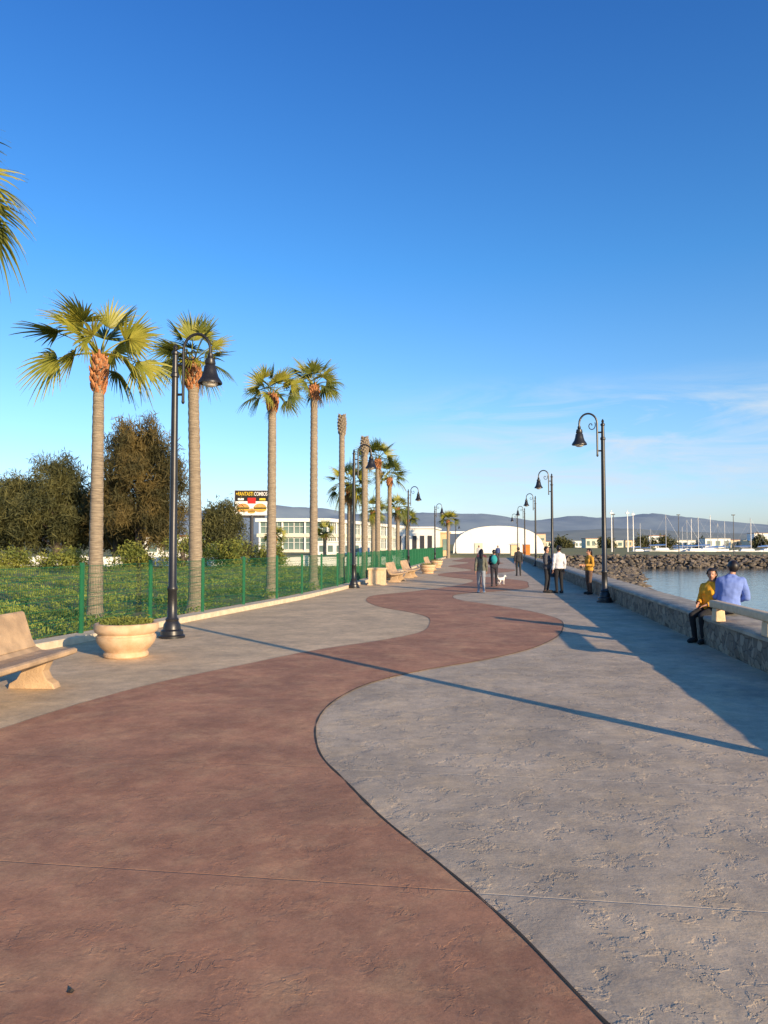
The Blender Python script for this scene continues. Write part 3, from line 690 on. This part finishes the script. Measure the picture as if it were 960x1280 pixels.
# ---------------------------------------------------------------- people
cloth_cache={}
def cloth(c):
    if c not in cloth_cache: cloth_cache[c]=mat('cloth_%d'%len(cloth_cache),c,tuple(x*.8 for x in c),rough=.9,scale=6,bump=.5,bscale=11)
    return cloth_cache[c]
def stand(stride=0,arms='down',lean=0):
    J=dict(pel=(0,0,.95),waist=(0,lean*.3,1.10),chest=(0,.01+lean*.7,1.28),neck=(0,.02+lean,1.475),head=(0,0+lean*1.2,1.625),
      hipL=(.09,0,.92),hipR=(-.09,0,.92),kneeL=(.10,-.02-stride*.6,.50),kneeR=(-.10,-.02+stride*.35,.50),ankL=(.10,.03-stride,.085),ankR=(-.10,.03+stride*1.1,.085+abs(stride)*.12),
      shL=(.168,.02+lean,1.385),shR=(-.168,.02+lean,1.385))
    if arms=='down':
        J.update(elL=(.222,.05+lean+stride*.4,1.10),elR=(-.222,.05+lean-stride*.4,1.10),wrL=(.225,-.03+lean+stride*.8,.86),wrR=(-.225,-.03+lean-stride*.8,.86))
    elif arms=='folded': J.update(elL=(.23,.0,1.11),elR=(-.23,.0,1.11),wrL=(.02,-.2,1.16),wrR=(-.02,-.19,1.2))
    elif arms=='front': J.update(elL=(.23,.02,1.11),elR=(-.23,.02,1.11),wrL=(.13,-.24,1.12),wrR=(-.13,-.24,1.12))
    elif arms=='push': J.update(elL=(.22,.0,1.12),elR=(-.22,.0,1.12),wrL=(.17,-.25,1.02),wrR=(-.17,-.25,1.02))
    return J
def sit(seat,kz,ank,lean=0,side=0,handL=None,handR=None,headturn=(0,0)):
    b=seat+.115
    J=dict(pel=(0,0,b),waist=(side*.3,lean*.3,b+.16),chest=(side*.7,lean*.7,b+.34),neck=(side,lean,b+.53),head=(side*1.2+headturn[0],lean*1.15+headturn[1],b+.68),
      hipL=(.09,0,b-.02),hipR=(-.09,0,b-.02),kneeL=(.10,-.43,kz),kneeR=(-.10,-.43,kz),ankL=(.11,ank[0],ank[1]),ankR=(-.10,ank[0]+.06,ank[1]),
      shL=(.168+side,.01+lean,b+.44),shR=(-.168+side,.01+lean,b+.44))
    J.update(elL=(.24+side,-.02+lean*.5,b+.17),elR=(-.24+side,-.02+lean*.5,b+.17),wrL=handL or (.12,-.24,b+.10),wrR=handR or (-.12,-.24,b+.10))
    return J
def person(label,J,loc,rz,H=1.75,top=(.3,.3,.3),bot=(.02,.02,.025),shoe=(.03,.03,.03),hair='short',sleeves=True,face=0,vox=.011,fem=False,build=1.0):
    J={k:Vector(v) for k,v in J.items()}
    pr=[]; mb=MB()
    def cap(a,b,ra,rb,tag,n=12):
        mb.tube([a,a.lerp(b,.5),b],[ra,(ra+rb)/2*1.02,rb],n); mb.ell(a,(ra,)*3,n,8); mb.ell(b,(rb,)*3,n,8); pr.append((a,b,ra,rb,tag))
    side=(J['shL']-J['shR']).normalized(); hs=(J['hipL']-J['hipR']).normalized()
    up=(J['neck']-J['pel']).normalized(); fwd=side.cross(up).normalized()*1.0
    if fwd.y>0 : fwd=-fwd
    wf=(.9 if fem else 1.0)*build
    def loft(rings):
        n=20;V=[];F=[]
        for c,w,dp,s in rings:
            f_=up.cross(s).normalized()
            for j in range(n):
                a=2*math.pi*j/n; V.append(c+s*w*math.cos(a)+f_*dp*math.sin(a))
        for i in range(len(rings)-1):
            for j in range(n):a=i*n+j;b=i*n+(j+1)%n;F.append((a,b,b+n,a+n))
        F.append(tuple(range(n-1,-1,-1)));F.append(tuple((len(rings)-1)*n+j for j in range(n)))
        mb.add(V,F)
    p,w_,c_,nk=J['pel'],J['waist'],J['chest'],J['neck']
    loft([(p-up*.11,.12,.09,hs),(p-up*.05,.168*build,.12*build,hs),(p+up*.03,.165*build*(1.04 if fem else 1),.12*build,hs),(w_,.142*wf,.105*build,side),(w_+(c_-w_)*.6,.155*wf,.112*build,side),(c_,.172*wf,.12*build,side),(c_+(nk-c_)*.4,.188*wf,.11*build,side),(c_+(nk-c_)*.62,.19*wf,.092*build,side),(c_+(nk-c_)*.78,.15*wf,.08,side),(c_+(nk-c_)*.9,.095*wf,.068,side),(nk+up*.01,.06,.058,side)])
    pr.append((p-up*.08,p+up*.02,.15,.15,'pants')); pr.append((p+up*.09,c_,.13,.15,'shirt')); pr.append((c_,nk-up*.07,.15,.11,'shirt')); pr.append((J['shL'],J['shR'],.07,.07,'shirt'))
    if fem:
        for s in(-1,1):
            q=c_+side*s*.075+fwd*.08; mb.ell(q,(.058,.05,.058),10,8); pr.append((q,q,.058,.058,'shirt'))
    hd=J['head']; cap(nk-up*.03,hd-Vector((0,0,.06)),.058,.052,'neck')
    Rh=Matrix.Rotation(face,3,'Z'); F0=Rh@Vector((0,-1,0)); S0=Rh@Vector((1,0,0)); U0=Vector((0,0,1))
    mb.ell(hd+U0*.02-F0*.012,(.076,.096,.098),16,12,R=Rh); mb.ell(hd-U0*.035+F0*.022,(.058,.068,.078),14,10,R=Rh); mb.ell(hd-U0*.095+F0*.055,(.028,.025,.022),10,8,R=Rh)
    mb.tube([hd+U0*.015+F0*.08,hd-U0*.025+F0*.112,hd-U0*.035+F0*.09],[.009,.016,.012],8)
    for s in(-1,1): mb.ell(hd+S0*s*.079-F0*.005,(.012,.022,.034),8,6,R=Rh)
    pr.append((hd+U0*.03,hd-U0*.05,.09,.075,'head'))
    for sfx,sg in(('L',1),('R',-1)):
        sh,el,wr=J['sh'+sfx],J['el'+sfx],J['wr'+sfx]
        cap(sh,el,.054*wf,.042*wf,'uarm'); cap(el,wr,.041*wf,.028,'farm')
        hdv=(wr-el).normalized(); hdv=(hdv+Vector((0,0,-.15))).normalized()
        sd=hdv.cross(fwd if abs(hdv.dot(fwd))<.8 else U0).normalized(); pn=sd.cross(hdv).normalized()
        pc=wr+hdv*.055; Rp=Matrix((sd,pn,hdv)).transposed(); mb.ell(pc,(.018,.042,.055),10,8,R=Rp); pr.append((wr+hdv*.01,wr+hdv*.15,.04,.03,'hand'))
        for k,(o,l) in enumerate(((-.030,.060),(-.010,.072),(.011,.068),(.030,.054))):
            a=wr+hdv*.09+pn*o; b=a+hdv*l*.55+sd*(-sg*.006); c2=b+(hdv*.8-sd*sg*.45).normalized()*l*.5
            mb.tube([a,b,c2],[.0105,.0095,.007],7); mb.ell(c2,(.007,)*3,6,4)
        a=wr+hdv*.035-pn*.035; b=a-pn*.025+hdv*.03; c2=b+hdv*.03-pn*.004; mb.tube([a,b,c2],[.013,.011,.008],7); mb.ell(c2,(.008,)*3,6,4)
        hp_,kn,an=J['hip'+sfx],J['knee'+sfx],J['ank'+sfx]
        cap(hp_,kn,.088,.058,'thigh'); cap(kn,an,.056,.037,'shin')
        fd=Vector((0,-1,0)); toe=an+fd*.19+Vector((sg*.02,0,-.045)); heel=an-fd*.05+Vector((0,0,-.045))
        mb.tube([heel-fd*.02,heel,an.lerp(toe,.35)-Vector((0,0,.018)),an.lerp(toe,.75)-Vector((0,0,.012)),toe-Vector((0,0,.006)),toe+fd*.03-Vector((0,0,.01))],[.015,.036,.046,.044,.034,.012],10)
        pr.append((heel,toe,.045,.04,'foot'))
    me=mb.mesh('tmp',[M['skin']]); o=bpy.data.objects.new('tmp',me); link(o)
    rm=o.modifiers.new('r','REMESH'); rm.mode='VOXEL'; rm.voxel_size=vox
    sm=o.modifiers.new('s','SMOOTH'); sm.factor=.5; sm.iterations=2
    bpy.context.view_layer.update()
    ev=bpy.data.meshes.new_from_object(o.evaluated_get(bpy.context.evaluated_depsgraph_get())); bpy.data.objects.remove(o)
    ev.name='body'; ev.materials.clear(); ev.materials.append(M['skin']); ev.shade_smooth()
    nv=len(ev.vertices); co=np.empty(nv*3); ev.vertices.foreach_get('co',co); co=co.reshape(-1,3)
    no=np.array([v.normal[:] for v in ev.vertices])
    best=np.full(nv,1e9); tag=np.zeros(nv,int); tags=['pants','shirt','neck','head','uarm','farm','hand','thigh','shin','foot']
    for a,b,ra,rb,tg in pr:
        a=np.array(a);b=np.array(b);ab=b-a;L2=max(1e-9,ab@ab); t=np.clip(((co-a)@ab)/L2,0,1); d=np.linalg.norm(co-(a+t[:,None]*ab),axis=1)-(ra+(rb-ra)*t)
        q=d<best; best[q]=d[q]; tag[q]=tags.index(tg)
    polys=[tuple(p_.vertices) for p_ in ev.polygons]
    sc=H/1.75
    r=thing('person',label,'person',loc,rz); r.scale=(sc,sc,sc)
    body=part('body',ev,r)
    def layer(name,mask,off,m):
        idx=-np.ones(nv,int); fs=[f for f in polys if all(mask[i] for i in f)]
        us=sorted({i for f in fs for i in f}); 
        for k,i in enumerate(us): idx[i]=k
        if not us:return
        us=np.array(us); rip=np.array([1+.6*noise.noise(Vector(co[i]*14)) for i in us])[:,None] if off>.006 else 1
        V=co[us]+no[us]*off*rip
        x=bpy.data.meshes.new(name); x.from_pydata(V.tolist(),[],[tuple(int(idx[i]) for i in f) for f in fs]); x.materials.append(m); x.shade_smooth(); part(name,x,r)
    T=lambda *n_:np.isin(tag,[tags.index(k) for k in n_])
    arms=T('uarm','farm') if sleeves else T('uarm')
    upd=((co-np.array(J['pel']))@np.array(up)); fwd_d=(co-np.array(J['pel']))@np.array([0,-1,0])
    hem=T('pants','thigh')&(upd>-.045)&(fwd_d<.13)
    layer('shirt',T('shirt')|arms|hem,.020,cloth(top))
    legs=T('pants','thigh','shin')
    pz=T('shirt')&(upd<.06)
    layer('trousers',legs|pz,.009,cloth(bot)); layer('shoes',T('foot'),.007,cloth(shoe))
    rel=co-np.array(hd); fy=rel@np.array(F0); hz=rel[:,2]
    hm=T('head','neck')&((hz>.065)|((fy<.03)&(hz>-.0))|((fy<-.02)&(hz>-.07)))
    layer('hair',hm,.014 if hair=='short' else .022,M['hair'])
    if hair=='long':
        mb=MB(); mb.tube([hd-F0*.05+U0*.06,hd-F0*.09,hd-F0*.10-U0*.12,hd-F0*.11-U0*.24,hd-F0*.10-U0*.30],[.07,.08,.072,.05,.02],12,flat=.6); part('long_hair',mb.mesh('long_hair',[M['hair']],True),r)
    mb=MB(); mb.ell((0,0,0),(.012,.006,.007),8,6); em=mb.mesh('eye',[M['hair']],True)
    for s in(-1,1): part('eye',em,r,hd+S0*s*.032+F0*.083+U0*.012,face)
    mb=MB(); mb.ell((0,0,0),(.022,.006,.006),8,6); part('mouth',mb.mesh('mouth',[M['lips']],True),r,hd+F0*.088-U0*.062,face)
    return r
fdir=lambda dx,dy: math.atan2(dy,dx)+math.pi/2
wy=14.15
person('woman in mustard sweater and black trousers seated on wall',sit(.53,.53,(-.40,.085),lean=-.02,side=.08,handL=(.10,-.25,.74),handR=(-.06,-.27,.76)),(fW(wy)+.20,wy,0),fdir(-.80,-.6),1.68,top=(.78,.36,.02),bot=(.012,.012,.014),hair='long',fem=True,vox=.009,face=.35)
person('man in pale blue shirt seated on wall facing water',sit(.53,.55,(-.46,.12),lean=-.07,side=-.07,headturn=(-.02,-.03)),(fW(13.9)+.46,13.85,0),fdir(.35,.93),1.86,top=(.17,.25,.58),bot=(.03,.035,.06),vox=.009,build=1.16,face=.4)
person('man in dark vest and white sleeves standing',stand(.03,'folded'),(6.2,28.2,.006),fdir(.9,-.4),1.76,top=(.07,.07,.08),bot=(.02,.02,.025))
person('man in white shirt and black trousers standing',stand(.0,'down'),(6.58,27.9,.006),fdir(-.2,.97),1.79,top=(.62,.62,.64),bot=(.012,.012,.015))
person('woman in ochre jacket leaning against the sea wall',stand(.02,'front'),(7.55,27.3,.006),fdir(-.9,-.3),1.68,top=(.5,.26,.03),bot=(.12,.07,.05),hair='long',fem=True)
person('walker in olive shirt and pale jeans mid-stride',stand(.14,'down'),(3.68,28.1,.01),fdir(.1,1),1.62,top=(.13,.13,.10),bot=(.25,.28,.32),shoe=(.6,.6,.6),hair='long',fem=True)
person('walker in dark clothes with teal backpack',stand(-.13,'push'),(4.8,32.3,.01),fdir(.15,1),1.60,top=(.03,.03,.04),bot=(.02,.02,.03),hair='short',fem=True)
person('walker in dark jacket on the paving',stand(.1,'down'),(4.45,33.8,.01),fdir(.15,1),1.62,top=(.10,.03,.04),bot=(.03,.04,.08))
person('distant walker in black clothes',stand(.1,'down'),(7.8,43,.01),fdir(.1,1),1.66,top=(.03,.03,.035),bot=(.03,.03,.03))
person('distant walker in blue top',stand(-.1,'down'),(12.3,80,.0),fdir(-.1,-1),1.7,top=(.05,.08,.2),bot=(.05,.05,.06))
person('distant walker in white top',stand(.1,'down'),(10.0,78,.01),fdir(.1,-1),1.7,top=(.5,.5,.5),bot=(.05,.05,.09))
bp=thing('backpack','teal backpack worn by a walker','backpack',(4.775,32.17,1.18),rz=fdir(.15,1))
mb=MB(); mb.ell((0,.05,0),(.14,.08,.20),14,10); mb.ell((0,.12,-.06),(.10,.04,.10),12,8); part('bag',mb.mesh('bag',[cloth((.02,.28,.30))],True),bp)
mb=MB()
for s in(-1,1): mb.tube([(s*.09,.03,.14),(s*.10,-.08,.2),(s*.10,-.15,.1)],.018,6)
part('strap',mb.mesh('strap',[M['dark']]),bp)
def dog(loc,rz):
    mb=MB()
    def cap(a,b,ra,rb):
        a=Vector(a);b=Vector(b); mb.tube([a,b],[ra,rb],10); mb.ell(a,(ra,)*3,10,8); mb.ell(b,(rb,)*3,10,8)
    cap((0,-.16,.31),(0,.02,.31),.095,.085); cap((0,.02,.31),(0,.17,.32),.08,.075)
    cap((0,-.2,.34),(0,-.28,.45),.06,.05); mb.ell((0,-.31,.48),(.058,.07,.058),12,8); cap((0,-.34,.465),(0,-.42,.445),.034,.022)
    for s in(-1,1):
        mb.ell((s*.05,-.29,.50),(.014,.03,.045),8,6)
        cap((s*.055,-.17,.26),(s*.055,-.16,.14),.036,.022); cap((s*.055,-.16,.14),(s*.055,-.17,.03),.022,.018); cap((s*.055,-.17,.02),(s*.055,-.20,.018),.02,.015)
        cap((s*.06,.15,.28),(s*.062,.10,.17),.05,.028); cap((s*.062,.10,.17),(s*.062,.19,.10),.026,.018); cap((s*.062,.19,.10),(s*.062,.17,.025),.018,.017); cap((s*.062,.17,.02),(s*.062,.135,.018),.02,.015)
    mb.tube([(0,.2,.35),(0,.28,.42),(0,.29,.50),(0,.24,.55)],[.03,.028,.026,.012],8)
    me=mb.mesh('tmp',[M['white']]); o=bpy.data.objects.new('tmp',me); link(o); rm=o.modifiers.new('r','REMESH'); rm.mode='VOXEL'; rm.voxel_size=.01
    sm=o.modifiers.new('s','SMOOTH'); sm.iterations=2; bpy.context.view_layer.update()
    ev=bpy.data.meshes.new_from_object(o.evaluated_get(bpy.context.evaluated_depsgraph_get())); bpy.data.objects.remove(o)
    ev.materials.clear(); ev.materials.append(M['white']); ev.shade_smooth()
    d=thing('dog','small white dog walking on the paving','dog',loc,rz); part('body',ev,d); d.scale=(.8,.8,.8)
    mb=MB(); mb.ell((0,-.445,.452),(.012,.01,.009),8,6); part('nose',mb.mesh('nose',[M['dark']]),d)
    mb=MB(); mb.tube([(0,-.225,.40),(0,-.24,.385)],.062,12); part('collar',mb.mesh('collar',[M['redp']]),d)
dog((5.35,33.9,.008),fdir(.8,.6))

# ---------------------------------------------------------------- light, sky, camera
EL=math.radians(13.8); dx,dy=.61,-.79
w=bpy.data.worlds.new('World'); S.world=w; w.use_nodes=True; nt=w.node_tree; N=nt.nodes; L=nt.links
bg=N['Background']; bg.inputs['Strength'].default_value=.145
sky=N.new('ShaderNodeTexSky'); sky.sky_type='NISHITA'; sky.sun_disc=False; sky.sun_elevation=EL; sky.sun_rotation=math.atan2(dx,dy)
sky.altitude=0; sky.air_density=1.0; sky.dust_density=.6; sky.ozone_density=2.5
hsv=N.new('ShaderNodeHueSaturation'); hsv.inputs['Saturation'].default_value=1.05; L.new(sky.outputs[0],hsv.inputs['Color'])
tc=N.new('ShaderNodeTexCoord'); mp=N.new('ShaderNodeMapping'); mp.inputs['Scale'].default_value=(1.6,1.6,9); mp.inputs['Rotation'].default_value=(0,.10,0)
L.new(tc.outputs['Generated'],mp.inputs[0]); nz=N.new('ShaderNodeTexNoise'); nz.inputs['Scale'].default_value=2.9; nz.inputs['Detail'].default_value=10; nz.inputs['Roughness'].default_value=.62; nz.inputs['Distortion'].default_value=.7
L.new(mp.outputs[0],nz.inputs[0]); cr=N.new('ShaderNodeValToRGB'); cr.color_ramp.elements[0].position=.42; cr.color_ramp.elements[1].position=.68; L.new(nz.outputs['Fac'],cr.inputs[0])
sp=N.new('ShaderNodeSeparateXYZ'); L.new(tc.outputs['Generated'],sp.inputs[0])
gr=N.new('ShaderNodeValToRGB'); e=gr.color_ramp.elements; e[0].position=0; e[0].color=(.58,.62,.90,1); e[1].position=.62; e[1].color=(.19,.46,.80,1)
for p_,c_ in((.08,(.57,.65,.86)),(.17,(.51,.66,.80)),(.35,(.30,.60,.84))):
    q=e.new(p_); q.color=(*c_,1)
L.new(sp.outputs[2],gr.inputs[0])
g2=N.new('ShaderNodeMix'); g2.data_type='RGBA'; g2.blend_type='MULTIPLY'; g2.inputs[0].default_value=1; L.new(hsv.outputs[0],g2.inputs[6]); L.new(gr.outputs[0],g2.inputs[7])
g3=N.new('ShaderNodeVectorMath'); g3.operation='SCALE'; g3.inputs['Scale'].default_value=2.0; L.new(g2.outputs[2],g3.inputs[0])
def mr(src,a,b,c=0,d=1):
    x=N.new('ShaderNodeMapRange'); x.interpolation_type='SMOOTHSTEP'; x.inputs[1].default_value=a; x.inputs[2].default_value=b; x.inputs[3].default_value=c; x.inputs[4].default_value=d; L.new(src,x.inputs[0]); return x.outputs[0]
def mul(a,b):
    x=N.new('ShaderNodeMath'); x.operation='MULTIPLY'; L.new(a,x.inputs[0])
    if isinstance(b,float): x.inputs[1].default_value=b
    else: L.new(b,x.inputs[1])
    return x.outputs[0]
f=mul(mul(mul(cr.outputs[0],mr(sp.outputs[2],.02,.09)),mr(sp.outputs[2],.16,.23,1,0)),mul(mr(sp.outputs[0],-.1,.25),.85))
mx=N.new('ShaderNodeMix'); mx.data_type='RGBA'; L.new(f,mx.inputs[0]); L.new(g3.outputs[0],mx.inputs[6]); mx.inputs[7].default_value=(4.7,5.4,6.2,1)
L.new(mx.outputs[2],bg.inputs['Color'])
sl=bpy.data.lights.new('sun','SUN'); sl.energy=5.0; sl.angle=math.radians(.5); sl.color=(1.50,1.14,.73)
so=link(bpy.data.objects.new('sun',sl)); tr=Vector((-dx*math.cos(EL),-dy*math.cos(EL),-math.sin(EL))); so.rotation_euler=tr.to_track_quat('-Z','Y').to_euler(); so.location=(20,-20,30)
cd=bpy.data.cameras.new('camera'); cd.sensor_fit='VERTICAL'; cd.sensor_height=36; cd.lens=26; cd.clip_end=12000
co_=link(bpy.data.objects.new('camera',cd)); co_.location=(0,0,1.85); co_.rotation_euler=(math.radians(90+2.48),0,0); S.camera=co_
